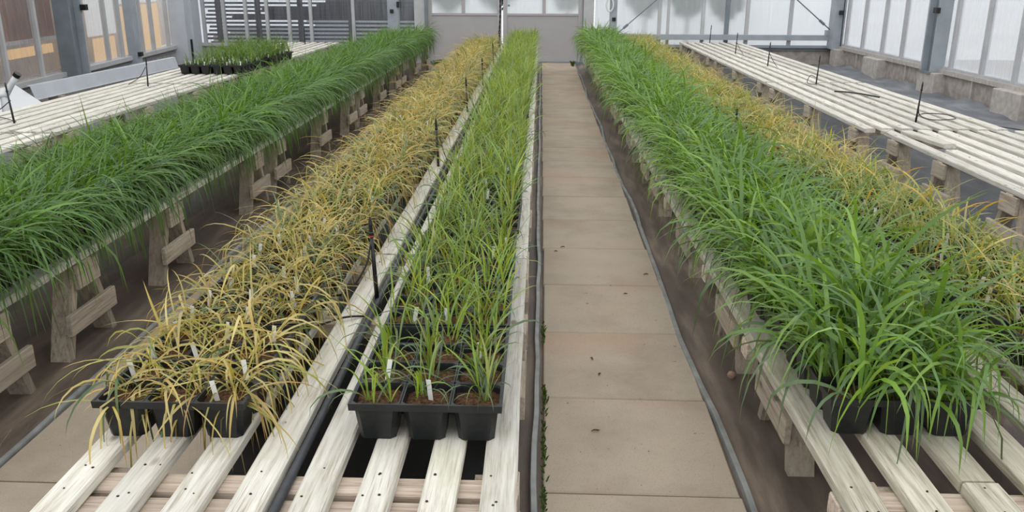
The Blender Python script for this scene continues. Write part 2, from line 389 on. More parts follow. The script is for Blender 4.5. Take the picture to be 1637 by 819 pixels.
def bench(x0, x1, wd, n, secs, trestles, label, group, mat='slat', jit=.006, special=None, inset=0):
    """secs: list of (y0, y1) front to back; the bench top of a section is nailed to its trestles"""
    pitch = (x1-x0-wd)/(n-1); W_ = x1-x0; N = len(secs); out = []
    for si, (y0, y1) in enumerate(secs):
        cx, cy = (x0+x1)/2, (y0+y1)/2
        b = thing('slatted_bench', label.format(ORD[N-1-si]), 'bench', (cx, cy, FZ), group)
        for k in range(n):
            L = y1-y0-.008; yo = random.uniform(-.02, .02)*(jit > 0)
            if special and (si, k) in special: 
                for (sl, sy, sz, tilt, rz) in special[(si, k)]:
                    s = link('slat', slat_mesh(sl, wd, k % 3, mat), b, (x0+wd/2+k*pitch-cx, sy-cy, BT-FZ+sz)); s.rotation_euler = (tilt, 0, rz)
                continue
            s = link('slat', slat_mesh(L, wd, (k+si) % 4, mat), b, (x0+wd/2+k*pitch-cx+random.uniform(-jit, jit)*.5, yo, BT-FZ-random.uniform(0, .0015)))
            s.rotation_euler = (0, random.uniform(-.01, .01), random.uniform(-jit, jit)*.25)
        bm_, lm_, br_ = trestle_meshes(W_, inset)
        ty = [t for t in trestles if y0 <= t < y1]
        for t in ty:
            p = link('trestle_beam', bm_, b, (0, t-cy, BT-FZ-ST-.0275-.001))
            for me in lm_: link('leg', me, p, (0, 0, -(BT-ST-.0285)))
            for me in br_: link('brace', me, p, (0, 0, -(BT-ST-.0285)))
        if ty and y0 < 7.0:
            nb = MB()
            for t in ty:
                for k in range(n):
                    for q in range(random.choice((1, 1, 2))):
                        c = (x0+wd/2+k*pitch-cx+random.uniform(-.4, .4)*wd*.6+(q-.5)*.02, t-cy+random.uniform(-.02, .02), BT-FZ+.0003)
                        r_ = random.uniform(.0018, .0032); nb.add([(c[0]+r_*math.cos(a*PI/3), c[1]+r_*math.sin(a*PI/3), c[2]+.0006) for a in range(6)]+[(c[0]+1.3*r_*math.cos(a*PI/3), c[1]+1.3*r_*math.sin(a*PI/3), c[2]-.003) for a in range(6)], [tuple(range(6))]+[(6+a, 6+(a+1) % 6, (a+1) % 6, a) for a in range(6)])
            tag(nb.build('nail_heads', MAT['black'], b), kind='stuff')
        out.append(b)
    return out
bench(-1.041, -.037, .075, 8, [(.35, 3.24), (3.25, 6.2), (6.21, 9.2), (9.21, 12.0), (12.01, 14.45)],
      [.5, 1.575, 1.67, 2.65, 3.18, 3.36, 4.6, 6.0, 6.42, 7.7, 9.0, 9.4, 10.6, 11.8, 12.2, 13.3, 14.3],
      'bleached slatted bench section under yellow and young green rows, {} from the doors', 'middle bench sections')
bench(-2.83, -1.815, .075, 8, [(1.6, 2.98), (2.99, 5.88), (5.89, 8.7), (8.71, 11.5), (11.51, 14.5)],
      [1.8, 2.62, 3.25, 4.14, 5.48, 6.0, 7.28, 8.40, 8.9, 10.1, 11.22, 11.7, 12.93, 14.3],
      'slatted bench section carrying two dense dark green rows, {} from the end wall', 'dark green bench sections')
bench(.655, 1.72, .082, 8, [(.35, 3.7), (3.71, 5.95), (5.96, 8.85), (8.86, 11.8), (11.81, 14.6)],
      [.5, 1.555, 1.655, 2.53, 3.25, 4.37, 5.55, 6.12, 7.25, 8.62, 9.1, 10.3, 11.5, 12.0, 13.2, 14.3],
      'greyish slatted bench section under tall green and yellowing rows, {} from end wall', 'tall green bench sections', mat='slat_grey', inset=.10, special={(0, 2): [(1.33, 1.015, 0, 0, 0), (2.0, 2.69, -.002, 0, .001)]})
bench(-4.36, -3.42, .078, 8, [(3.0, 5.92), (5.98, 8.9), (8.96, 12.0), (12.05, 15.0)],
      [3.3, 4.4, 5.7, 6.2, 7.5, 8.6, 9.2, 10.5, 11.7, 12.3, 13.6, 14.7],
      'bare white slatted bench section before brown-boarded glazing, {} from the end wall', 'bare benches by the wall', jit=.012)
spec = {(0, 1): [(.66, 6.02, .014, -.035, .03), (2.2, 4.55, -.004, 0, -.006)], (0, 5): [(.66, 6.06, 0, 0, 0), (2.25, 4.6, -.004, 0, 0)]}
bench(2.50, 3.56, .08, 8, [(3.3, 6.40)], [3.6, 4.55, 5.4, 6.15], 'bare white slatted bench section with a broken slat near concrete plinth', 'bare benches by plinth', jit=.01, special=spec)
bench(2.41, 3.46, .08, 8, [(6.45, 9.42), (9.46, 12.5), (12.54, 15.55)], [6.7, 7.9, 9.15, 9.7, 11.0, 12.2, 12.8, 14.1, 15.3],
      'bare white slatted bench section near the concrete plinth, {} from end wall', 'bare benches by plinth', jit=.012)

# ------------------------------------------------------------------ trays
PX = .118; NXC, NYC = 3, 4; TH = .10
def tray_mesh():
    mb = MB()
    def ring(h, ch, z, cx, cy):
        a = h-ch
        return [(cx+x, cy+y, z) for x, y in ((-a,-h), (a,-h), (h,-a), (h,a), (a,h), (-a,h), (-h,a), (-h,-a))]
    for i in range(NXC):
        for j in range(NYC):
            cx, cy = (i-(NXC-1)/2)*PX, (j-(NYC-1)/2)*PX
            rs = [ring(.043, .012, 0, cx, cy), ring(.053, .012, TH-.016, cx, cy), ring(.0595, .008, TH-.0155, cx, cy), ring(.0598, .006, TH, cx, cy), ring(.0545, .010, TH, cx, cy), ring(.0535, .012, TH-.006, cx, cy), ring(.0505, .012, TH-.034, cx, cy)]
            vs_ = [p for r_ in rs for p in r_]
            fs = [(a*8+q, a*8+(q+1) % 8, (a+1)*8+(q+1) % 8, (a+1)*8+q) for a in range(6) for q in range(8)]
            fs.append(tuple(range(8))[::-1]); mb.add(vs_, fs)
    hx, hy = NXC*PX/2, NYC*PX/2                            # outer lip
    def rect(h1, h2, z): return [(-h1, -h2, z), (h1, -h2, z), (h1, h2, z), (-h1, h2, z)]
    rs = rect(hx-.002, hy-.002, TH-.017) + rect(hx+.003, hy+.003, TH-.017) + rect(hx+.004, hy+.004, TH+.001) + rect(hx-.001, hy-.001, TH+.001)
    mb.add(rs, [(a*4+q, a*4+(q+1) % 4, (a+1)*4+(q+1) % 4, (a+1)*4+q) for a in range(3) for q in range(4)])
    return mb.mesh('tray', MAT['tray'])
def soil_mesh(seed, skip=()):
    mb = MB(); r = random.Random(seed); n = 6
    for i in range(NXC):
        for j in range(NYC):
            if (i, j) in skip: continue
            cx, cy = (i-(NXC-1)/2)*PX, (j-(NYC-1)/2)*PX; b = len(mb.v); hh = .052
            for a in range(n+1):
                for c in range(n+1):
                    u, v_ = a/n*2-1, c/n*2-1
                    mb.v.append((cx+u*hh, cy+v_*hh, TH-.020+.006*(1-max(abs(u), abs(v_))**2)+r.uniform(-.003, .003)))
            for a in range(n):
                for c in range(n):
                    q = b+a*(n+1)+c; mb.f.append((q, q+n+1, q+n+2, q+1))
    return mb.mesh('soil', MAT['soil'])
TRAY = tray_mesh(); SOIL = soil_mesh(1); SOIL_GAP = soil_mesh(2, skip=((0, 3),))
def label_mesh():
    mb = MB(); wd = .006
    pts = [(-wd, 0, .058), (wd, 0, .058), (wd, 0, 0), (wd*.2, 0, -.03), (-wd*.2, 0, -.03), (-wd, 0, 0)]
    t = .0006
    mb.add([(p[0], -t, p[2]) for p in pts]+[(p[0], t, p[2]) for p in pts], [tuple(range(6)), tuple(range(6, 12))[::-1]]+[(i, 6+i, 6+(i+1) % 6, (i+1) % 6) for i in range(6)])
    return mb.mesh('plant_label', MAT['label'])
LABEL = label_mesh()

# ------------------------------------------------------------------ wheat plants
def wheat(seed, n, L, Lsd, lean, curv, wid, cols, spread=.04, bias=0.0, seg=8, tipc=None, stems=None, pw=1.3, base_z=0.0, kink=0.0, droop=None, mat='leaf'):
    """one plant: n arching blades; angles are measured from vertical. bias leans the blades towards +X"""
    r = np.random.default_rng(seed); V = []; F = []; CO = []
    if stems: sp = [(r.uniform(-spread, spread), r.uniform(-spread, spread)) for _ in range(stems)]
    for b in range(n):
        if stems: sx, sy = sp[b % stems]; bx, by = sx+r.normal(0, .004), sy+r.normal(0, .004)
        else: bx, by = r.uniform(-spread, spread), r.uniform(-spread, spread)
        az = r.uniform(0, 2*PI)
        if bias and r.random() < bias: az = r.normal(0, .75)
        l = max(.4*L, r.normal(L, Lsd)); a0 = abs(r.normal(lean, lean*.6)); cv = max(.1, r.normal(curv, curv*.35)); wd = wid*r.uniform(.65, 1.2)
        c = np.array(cols[r.choice(len(cols))])*r.uniform(.75, 1.2)
        tc_ = c if tipc is None else np.array(tipc[r.choice(len(tipc))])*r.uniform(.8, 1.2)
        ts = r.uniform(.2, .8)
        if droop and r.random() < droop[0]: c = tc_ = np.array(droop[1])*r.uniform(.75, 1.2); cv = cv+droop[2]; l *= droop[3]; a0 += .3
        p = np.array([bx, by, base_z]); daz = r.normal(0, .5); kp = r.uniform(.3, .6) if r.random() < kink else 2
        side0 = r.normal(0, .35); base = len(V)
        for i in range(seg+1):
            s = i/seg
            a = min(a0 + cv*s**pw + (1.0 if s > kp else 0), 3.0); z_ = az + daz*s
            d = np.array([math.cos(z_)*math.sin(a), math.sin(z_)*math.sin(a), math.cos(a)])
            if i: p = p + d*l/seg
            prof = wd*min(1, .45+1.6*s)*(1-max(0, (s-.45)/.55)**1.7)
            tw = side0 + daz*1.2*s
            sv = np.array([-math.sin(z_), math.cos(z_), 0])*math.cos(tw) + np.cross(d, [-math.sin(z_), math.cos(z_), 0])*math.sin(tw)
            col = c if tipc is None else c*(1-min(1, max(0, (s-ts)*2.5))) + tc_*min(1, max(0, (s-ts)*2.5))
            col = col*(1.0 if s > .15 else 1.1)
            if i == seg: V.append(p); CO.append(col)
            else: V.append(p-sv*prof/2); V.append(p+sv*prof/2); CO += [col, col]
        for i in range(seg-1): q = base+2*i; F.append((q, q+1, q+3, q+2))
        q = base+2*(seg-1); F.append((q, q+1, q+2))
    me = bpy.data.meshes.new('wheat_plant'); me.from_pydata([tuple(v) for v in V], [], F); me.materials.append(MAT[mat])
    at = me.attributes.new('Col', 'FLOAT_COLOR', 'POINT'); arr = np.ones((len(V), 4), dtype=np.float32); arr[:, :3] = np.clip(np.array(CO), 0, 1); at.data.foreach_set('color', arr.ravel())
    me.shade_smooth(); me.update(); return me
G_DARK = [(.080,.190,.028), (.100,.225,.034), (.065,.155,.034), (.135,.27,.048)]
G_LUSH = [(.150,.30,.036), (.19,.36,.048), (.115,.24,.044), (.225,.39,.065), (.13,.26,.075)]
G_YNG = [(.23,.37,.050), (.29,.42,.065), (.18,.31,.06), (.19,.31,.10), (.35,.42,.10)]
Y_STR = [(.60,.50,.13), (.68,.58,.24), (.54,.45,.09), (.64,.55,.23), (.38,.39,.09), (.50,.46,.13), (.17,.24,.08), (.56,.47,.16), (.62,.43,.11), (.30,.33,.08)]
Y_TIP = [(.64,.48,.15), (.48,.28,.09), (.70,.58,.26), (.60,.42,.13), (.58,.50,.18)]
Y_MIX = [(.40,.43,.14), (.32,.39,.11), (.22,.32,.08), (.50,.48,.20), (.16,.27,.07), (.26,.36,.09)]
BLUE_G = (.12,.20,.095)
STRAW_KW = dict(mat='straw_leaf')
PL = {}
PL['dark'] = [wheat(100+i, 52, .30, .055, .22, 2.1, .0085, G_DARK, .05, bias=.35) for i in range(8)]
PL['dark_edge'] = [wheat(120+i, 58, .39, .07, .40, 2.7, .0085, G_DARK, .05, bias=.8) for i in range(6)]
PL['lush'] = [wheat(200+i, 44, .30, .06, .18, 2.0, .0105, G_LUSH, .05, bias=.15, stems=10, pw=2.0, droop=(.12, BLUE_G, .5, .9)) for i in range(8)]
PL['lush_edge'] = [wheat(220+i, 44, .33, .07, .30, 2.2, .0105, G_LUSH, .05, bias=.55, stems=9, pw=1.7, droop=(.12, BLUE_G, .5, 1.0)) for i in range(6)]
PL['young'] = [wheat(300+i, 26, .20, .045, .20, 1.0, .0054, G_YNG, .044, stems=6, pw=2.2, droop=(.3, BLUE_G, 1.3, .8)) for i in range(10)]
PL['young_sparse'] = [wheat(320+i, 18, .16, .045, .24, 1.0, .0058, G_YNG, .042, stems=4, pw=2.2, droop=(.35, BLUE_G, 1.4, .95)) for i in range(8)]
PL['young_dense'] = [wheat(340+i, 36, .22, .045, .18, 1.1, .0056, G_YNG, .048, stems=9, pw=2.0, droop=(.2, BLUE_G, 1.0, .8)) for i in range(8)]
PL['straw'] = [wheat(400+i, 44, .22, .055, .42, 2.7, .0056, Y_STR, .05, tipc=Y_TIP, stems=9, kink=.15, droop=(.14, BLUE_G, .2, .9), **STRAW_KW) for i in range(10)]
PL['straw_front'] = [wheat(420+i, 46, .22, .065, .90, 2.0, .0060, Y_STR, .045, tipc=Y_TIP, stems=9, kink=.2, droop=(.16, BLUE_G, .2, .9), **STRAW_KW) for i in range(8)]
PL['straw_hang'] = [wheat(430+i, 32, .24, .06, .90, 2.2, .0064, Y_STR, .042, tipc=Y_TIP, stems=7, bias=.5, kink=.2, droop=(.1, BLUE_G, .2, .9), **STRAW_KW) for i in range(6)]
PL['straw_edge'] = [wheat(440+i, 38, .25, .06, .55, 2.5, .0058, Y_STR[2:], .045, tipc=Y_TIP, stems=8, bias=.5, kink=.2, droop=(.24, BLUE_G, .2, .9), **STRAW_KW) for i in range(6)]
PL['mixed'] = [wheat(500+i, 22, .22, .055, .20, 1.5, .0066, Y_MIX, .045, tipc=Y_STR+Y_MIX, stems=6, kink=.15, droop=(.15, BLUE_G, .4, 1)) for i in range(10)]
PL['seedling'] = [wheat(600+i, 9, .12, .03, .25, 1.0, .006, [(.12,.24,.04), (.16,.30,.05), (.10,.20,.04)], .035, stems=3, pw=2) for i in range(6)]
PL['seedling_tall'] = [wheat(620+i, 16, .19, .04, .25, 1.2, .006, [(.12,.24,.04), (.16,.30,.05), (.10,.20,.04)], .04, stems=4, pw=2) for i in range(6)]

def tray(x, y, label, group, pick, n_lab, rnd, gap=False, rz=0.0):
    """pick(i, j) -> (mesh list, heading or None, scale)"""
    t = thing('planted_tray', label, 'plant tray', (x, y, BT), group, rz)
    link('tray', TRAY, t); link('soil', SOIL_GAP if gap else SOIL, t)
    cells = [(i, j) for i in range(NXC) for j in range(NYC)]
    for i, j in cells:
        if gap and (i, j) == (0, 3): continue
        ms, head, sc = pick(i, j)
        cx, cy = (i-1)*PX, (j-1.5)*PX
        p = link('wheat_plant', rnd.choice(ms), t, (cx+rnd.uniform(-.006, .006), cy+rnd.uniform(-.006, .006), TH-.022))
        p.rotation_euler = (0, 0, rnd.uniform(0, 6.283) if head is None else head+rnd.gauss(0, .45))
        s = sc*rnd.uniform(.88, 1.12); p.scale = (s, s, s*rnd.uniform(.92, 1.08))
    for (i, j) in rnd.sample(cells, n_lab):
        l = link('plant_label', LABEL, t, ((i-1)*PX+rnd.uniform(-.03, .03), (j-1.5)*PX-.02+rnd.uniform(-.02, .02), TH-.02)); l.rotation_euler = (rnd.uniform(-.25, .15), rnd.uniform(-.22, .22), rnd.uniform(-.6, .6))
R = random.Random(11); DY = .492
def row(cx, y0, n, label, group, fpick, nlab, gapi=(), jx=.006):
    for k in range(n):
        y = y0 + .24 + k*DY
        tray(cx+R.uniform(-jx, jx), y, label.format(ORD[n-1-k]), group, (lambda i, j, k=k, y=y: fpick(i, j, k, y)), nlab(k), R, gap=k in gapi, rz=R.uniform(-.012, .012))
# middle bench
def pk_straw(i, j, k, y):
    if k == 0: return (PL['straw_front'], None, 1.0) if 0 < j and 0 < i < 2 else (PL['straw_hang'], -PI/2 if j == 0 else (PI if i == 0 else -.4), 1.0)
    if k == 1 and R.random() < .6: return PL['straw_front'], None, 1.0
    if (k in (3, 4) and R.random() < .3) or (k > 19 and R.random() < .4): return PL['mixed'], None, .9
    if i == 2: return PL['straw_edge'], 0.0, 1.0
    if i == 0: return PL['straw_edge'], PI, .95
    return PL['straw'], None, 1.0+.12*math.sin(y*1.3)
row(-.862, 1.79, 25, 'black twelve-cell tray of straw-yellow wheat, {} from the doors on the middle bench', 'straw-yellow wheat trays', pk_straw, lambda k: 8 if k < 3 else 3)
def pk_young(i, j, k, y):
    if k < 1: return PL['young_sparse'], None, 1.0
    if k < 4: return (PL['young_sparse'] if R.random() < .5-.1*k else PL['young']), None, 1.0
    if k < 9: return PL['young'], None, 1.0+.02*k
    return PL['young_dense'], None, 1.05
row(-.258, 1.80, 25, 'black twelve-cell tray of young light green wheat, {} from the doors on middle bench', 'young green wheat trays', pk_young, lambda k: 3 if k < 3 else 2, gapi=(0,))
# dark green bench
row(-2.03, 2.02, 25, 'black tray of dense dark green wheat on the aisle side, {} from the end wall', 'dark green trays, aisle row', lambda i, j, k, y: (PL['dark_edge'] if i == 2 else PL['dark'], 0.0, 1.0 if i else .88), lambda k: 2)
row(-2.41, 2.6, 24, 'black tray of dense dark green wheat in the row behind, {} from the end wall', 'dark green trays, back row', lambda i, j, k, y: (PL['dark'], None, .86 if i else .74), lambda k: 3)
# tall green bench
def pk_lush(i, j, k, y):
    if k == 0 and j == 0: return PL['lush_edge'], -PI/2+.3, 1.05
    if k == 0 and i == 1: return PL['lush'], None, 1.15
    if i == 0: return PL['lush_edge'], PI, 1.0
    if i == 2: return PL['lush_edge'], 0.0, 1.0
    return PL['lush'], None, 1.06
row(.885, 1.865, 25, 'black twelve-cell tray of tall lush green wheat beside the path, {} from the end wall', 'tall green wheat trays', pk_lush, lambda k: 3)
def pk_mix(i, j, k, y):
    if k < 6: return PL['mixed'], None, 1.0
    if k < 20 and R.random() < .6: return PL['straw'], None, .95
    return PL['mixed'], None, .95
row(1.525, 1.55, 26, 'black tray of patchy yellow-green wheat behind the tall green row, {} from end wall', 'yellow-green wheat trays', pk_mix, lambda k: 8 if k < 6 else 4)
# seedlings on the bare bench
for a in range(4):
    for b in range(2):
        off = .0 if a < 2 else .03
        tray(-3.905+b*.372+off, 10.05+a*.5+(.02 if a > 1 else 0), 'black tray of short green seedlings on bare bench, {} pair from end wall, {}'.format(ORD[3-a], ('wall side', 'aisle side')[b]), 'seedling trays',
             lambda i, j, a=a: (PL['seedling'] if a < 1 else PL['seedling_tall'], None, 1.0+.1*a), 9, R)

# ------------------------------------------------------------------ irrigation
def wavy(x, y0, y1, z, amp, n, seed):
    return [(x+amp*math.sin(1.3*(y0+(y1-y0)*i/n)+seed)+.4*amp*math.sin(3.7*(y0+(y1-y0)*i/n)), y0+(y1-y0)*i/n, z) for i in range(n+1)]
mb = MB(); mb.tube(wavy(-.548, .45, 14.3, BT-ST+.011, .003, 60, 1), .011, 10); tag(mb.build('irrigation_hose', MAT['hose'], smooth=True), 'grey-black irrigation hose lying between the slats of the middle bench', 'hose')
def stake(x, y, h, label, loop=None, band=False, lean=(0, 0)):
    t = thing('riser_stake', label, 'stake', (x, y, BT-.03), 'irrigation riser stakes')
    mb = MB(); lx, ly = lean
    P = lambda s: (lx*s, ly*s, s*h)
    mb.tube([P(0), P(.35), P(.8)], [.008, .0075, .006], 8); mb.build('post', MAT['black'], t, smooth=True)
    mb = MB(); mb.tube([P(.79), P(.82), P(.83), P(.9), P(.91), P(.97), P(1)], [.009, .009, .0065, .0065, .008, .005, .003], 8); mb.build('sprinkler_head', MAT['black'], t)
    if band:
        mb = MB(); mb.tube([P(.775), P(.79)], .0094, 10); mb.build('band', MAT['red'], t)
    if loop:
        mb = MB(); mb.tube(loop, .0035, 6); mb.build('feed_tube', MAT['black'], t, smooth=True)
def curve(pts, n=8):
    out = []; P_ = [Vector(p) for p in pts]; P_ = [P_[0]*2-P_[1]] + P_ + [P_[-1]*2-P_[-2]]
    for i in range(1, len(P_)-2):
        for k in range(n):
            t = k/n; a, b, c, d = P_[i-1:i+3]
            out.append(.5*((2*b)+(c-a)*t+(2*a-5*b+4*c-d)*t*t+(3*b-a-3*c+d)*t**3))
    out.append(P_[-2]); return out
lp1 = curve([(-.012, 0, .22), (-.03, -.03, .14), (-.09, -.06, .06), (-.17, -.08, .045), (-.22, -.2, .042), (-.15, -.32, .042), (-.06, -.25, .044), (.0, -.2, .03)])
stake(-.556, 2.80, .31, 'black riser stake with red band and drooping feed tube on the middle bench', lp1, True, (-.012, 0))
lp2 = curve([(.01, 0, .2), (.04, -.05, .12), (.1, -.2, .05), (.12, -.35, .04)])
for i, (x, y) in enumerate([(-.585, 4.95), (-.59, 7.1), (-.58, 8.95), (-.585, 11.1), (-.585, 13.0)]):
    stake(x, y, .31, 'black riser stake between yellow and green rows of middle bench, %s from the red-banded one' % ORD[i], lp2, False, (-.01, 0))
lp3 = curve([(.005, 0, .15), (.03, .01, .07), (.12, -.02, .04), (.34, .08, .036), (.36, .3, .036), (.2, .34, .036), (.04, .1, .037), (0, 0, .037)])
lp4 = curve([(.005, 0, .2), (.05, -.06, .1), (.08, -.14, .04)])
lp5 = curve([(-.005, 0, .1), (-.06, .02, .12), (-.1, -.03, .05), (-.04, -.08, .04), (.02, -.02, .04)])
for i, (x, y, l) in enumerate([(2.94, 6.84, lp3), (2.89, 9.25, lp5), (2.87, 11.2, lp4), (2.87, 13.1, lp4), (2.9, 15.3, None)]):
    stake(x, y, .33, 'black riser stake on bare slatted bench before the concrete plinth, %s from the end wall' % ORD[4-i], l, False, (.012, 0))
stake(-3.935, 6.35, .33, 'black riser stake on the bare bench beside the white pipe', curve([(0, 0, .2), (-.1, -.05, .12), (-.3, -.1, .05), (-.25, .2, .04), (0, .02, .04)]), False, (-.02, 0))
stake(-3.94, 8.67, .31, 'black riser stake on the bare bench before the long metal sheet', curve([(0, 0, .22), (-.08, .02, .12), (-.22, .05, .04)]), False, (.015, 0))
stake(-3.9, 14.6, .3, 'black riser stake on the bare bench before the slatted end wall', None)
for i, (x, y) in enumerate([(1.16, 14.2), (1.2, 10.5), (1.2, 5.3)]):
    stake(x, y, .33, 'black riser stake rising between tall green and yellow-green rows, %s from the end wall' % ORD[i], None)
# dark strap lying on the bare bench, hanging cable by the doors
mb = MB(); mb.tube(curve([(2.88, 8.62, .386), (2.98, 8.55, .388), (3.08, 8.40, .388), (3.16, 8.2, .386)]), .007, 6); tag(mb.build('loose_tube', MAT['black'], smooth=True), 'short loose black tube lying across the bare slatted bench', 'tube')
mb = MB(); mb.tube(curve([(4.0, 8.3, .0), (4.3, 9.0, .002), (4.7, 8.9, .0), (5.0, 8.2, .0), (5.3, 7.0, .0)]), .010, 6); tag(mb.build('ground_hose', MAT['black'], smooth=True), 'thin black hose lying on the grey ground sheet by the plinth', 'hose')
t = thing('hanging_cable', 'black twisted cable hanging in front of the grey doors at bench end', 'cable', (-.63, 14.0, BT))
for s in (0, PI):
    mb = MB(); pts = []
    for i in range(90):
        z = 1.9*i/89; rr = .012 if z < .3 else .007
        bend = -.05*max(0, .5-z)
        pts.append((bend+rr*math.cos(z*40+s), rr*math.sin(z*40+s), z))
    mb.tube(pts, .0085, 5); mb.build('strand', MAT['black'], t, smooth=True)

# ------------------------------------------------------------------ end wall (Y = 15.8)
WY = 15.8; WT = 2.5
def S(name, mb, mat, parent=None, loc=(0,0,0), label=None):
    o = mb.build(name, mat, parent, loc)
    if parent is None: o['kind'] = 'structure'
    if label: o['label'] = label
    return o
def bx(c, d, bev=0): m_ = MB(); m_.box(c, d, bev=bev); return m_
def span(x0, x1, y0, y1, z0, z1): return bx(((x0+x1)/2, (y0+y1)/2, (z0+z1)/2), (abs(x1-x0), abs(y1-y0), abs(z1-z0)))
# left half
wl = S('wall_end_left', span(-6.45, -2.22, WY-.02, WY+.12, FZ-.05, .25), MAT['concrete_dark'], label='low concrete base under the louvre-backed end glazing')
S('sill', span(-6.4, -2.22, WY-.07, WY+.06, .25, .30), MAT['alu'], wl)
barsL = [-6.32, -6.01, -5.64, -5.245, -4.865, -4.47, -4.08, -3.32, -2.60, -2.2]
for x in barsL[1:-2]: S('glazing_bar', span(x-.026, x+.026, WY-.05, WY+.02, .30, WT), MAT['alu'], wl)
for a, b in zip(barsL[:-1], barsL[1:]): S('pane', span(a+.01, b-.01, WY+.005, WY+.011, .30, WT), MAT['pane_clear'], wl)
S('post', span(-2.69, -2.50, WY-.14, WY+.02, FZ, WT), MAT['steel'], wl)
S('cable_clip', span(-2.64, -2.58, WY-.17, WY-.14, .84, .90), MAT['black'], wl); S('cable_clip', span(-2.52, -2.47, WY-.17, WY-.13, .93, 1.03), MAT['black'], wl)
# right half
wr = S('wall_end_right', span(.95, 5.25, WY+.02, WY+.14, FZ-.05, .27), MAT['concrete_dark'], label='low concrete base under the milky end glazing')
S('sill', span(.93, 5.2, WY-.05, WY+.08, .272, .312), MAT['steel'], wr); S('sill_shade_strip', span(.93, 5.2, WY-.01, WY+.02, .22, .272), MAT['steel_dark'], wr)  # solid dark strip: shade of the recess under the sill, put into colour
S('rail', span(1.33, 5.06, WY-.12, WY-.03, .405, .495), MAT['steel'], wr)
barsR = [.95, 1.27, 2.09, 2.85, 3.27, 3.62, 4.375, 5.16]
for x in barsR[2:-1]:
    th = .03 if abs(x-3.27) > .01 else .035
    S('glazing_bar', span(x-th, x+th, WY-.03, WY+.03, .31, WT), MAT['alu'] if abs(x-3.27) > .01 else MAT['steel_dark'], wr)
S('glazing_bar', span(2.22, 2.27, WY-.0, WY+.03, .31, WT), MAT['alu'], wr)
for a, b in zip(barsR[:-1], barsR[1:]): S('pane', span(a+.01, b-.01, WY+.035, WY+.041, .31, WT), MAT['pane_end'], wr)
S('post', span(1.215, 1.335, WY-.12, WY+.03, FZ, WT), MAT['steel'], wr); S('cable_clip', span(1.25, 1.31, WY-.15, WY-.12, .72, .78), MAT['black'], wr)
mb = MB(); mb.tube([(1.20+.06*math.cos(a), WY-.16, .99+.11*math.sin(a)) for a in np.linspace(0, 2*PI, 25)], .014, 6); S('cable_coil', mb, MAT['white_pvc'], wr)
for p0, p1 in [((5.08, WY-.1, .56), (3.05, WY-.1, 2.2)), ((1.333, WY-.1, .49), (3.05, WY-.1, 1.98))]:
    p0, p1 = Vector(p0), Vector(p1); mb = MB(); mb.tube([p0, p1], .010, 6); rod = S('brace_rod', mb, MAT['mid_rod'], wr)
    mb = MB(); mb.tube([p0.lerp(p1, .07), p0.lerp(p1, .115)], .022, 8); S('turnbuckle', mb, MAT['steel_dark'], rod)
S('rail_bracket', span(4.98, 5.12, WY-.13, WY-.02, .49, .58), MAT['steel'], wr)
# doors
dw = S('door_frame', span(-2.22, -2.03, WY-.12, WY+.08, FZ, WT), MAT['alu'], label='pale grey metal frame around the double doors')
S('jamb', span(-2.035, -1.99, WY-.15, WY-.02, FZ, WT), MAT['steel_dark'], dw)
S('jamb', span(.75, .93, WY-.12, WY+.08, FZ, WT), MAT['alu'], dw); S('jamb', span(.735, .752, WY-.1, WY-.02, FZ, WT), MAT['steel_dark'], dw)
S('threshold', span(-2.0, .76, WY-.16, WY+.1, FZ, .015), MAT['steel_dark'], dw); S('header', span(-2.2, .93, WY-.1, WY+.06, 2.3, WT), MAT['alu'], dw)
def door(n, a, b, bars, lab):
    d = S('door_%d' % n, span(a+.012, b-.012, WY-.045, WY-.005, .10, .80), MAT['door_panel'], label=lab)
    S('kick_rail', span(a, b, WY-.06, WY+.01, .015, .10), MAT['door_frame'], d)
    for x0, x1 in ((a, a+.07), (b-.07, b)): S('stile', span(x0, x1, WY-.06, WY+.01, .10, 2.3), MAT['door_frame'], d)
    S('mid_rail', span(a+.07, b-.07, WY-.058, WY+.008, .80, .835), MAT['door_frame'], d)
    for x in bars: S('glazing_bar', span(x-.03, x+.03, WY-.05, WY, .835, 2.3), MAT['door_frame'], d)
    xs = [a+.07]+[v for x in bars for v in (x-.03, x+.03)]+[b-.07]
    for i in range(0, len(xs), 2): S('pane', span(xs[i], xs[i+1], WY-.03, WY-.024, .835, 2.3), MAT['pane_end'], d)
    return d
door(1, -1.99, -.69, [-1.36], 'grey panelled sliding door leaf with milky upper panes at the end of the yellow row')
d2 = door(2, -.66, .735, [.06], 'grey panelled sliding door leaf with milky upper panes at the end of path')
S('door_knob', bx((-.56, WY-.075, .97), (.04, .03, .03)), MAT['steel_dark'], d2)
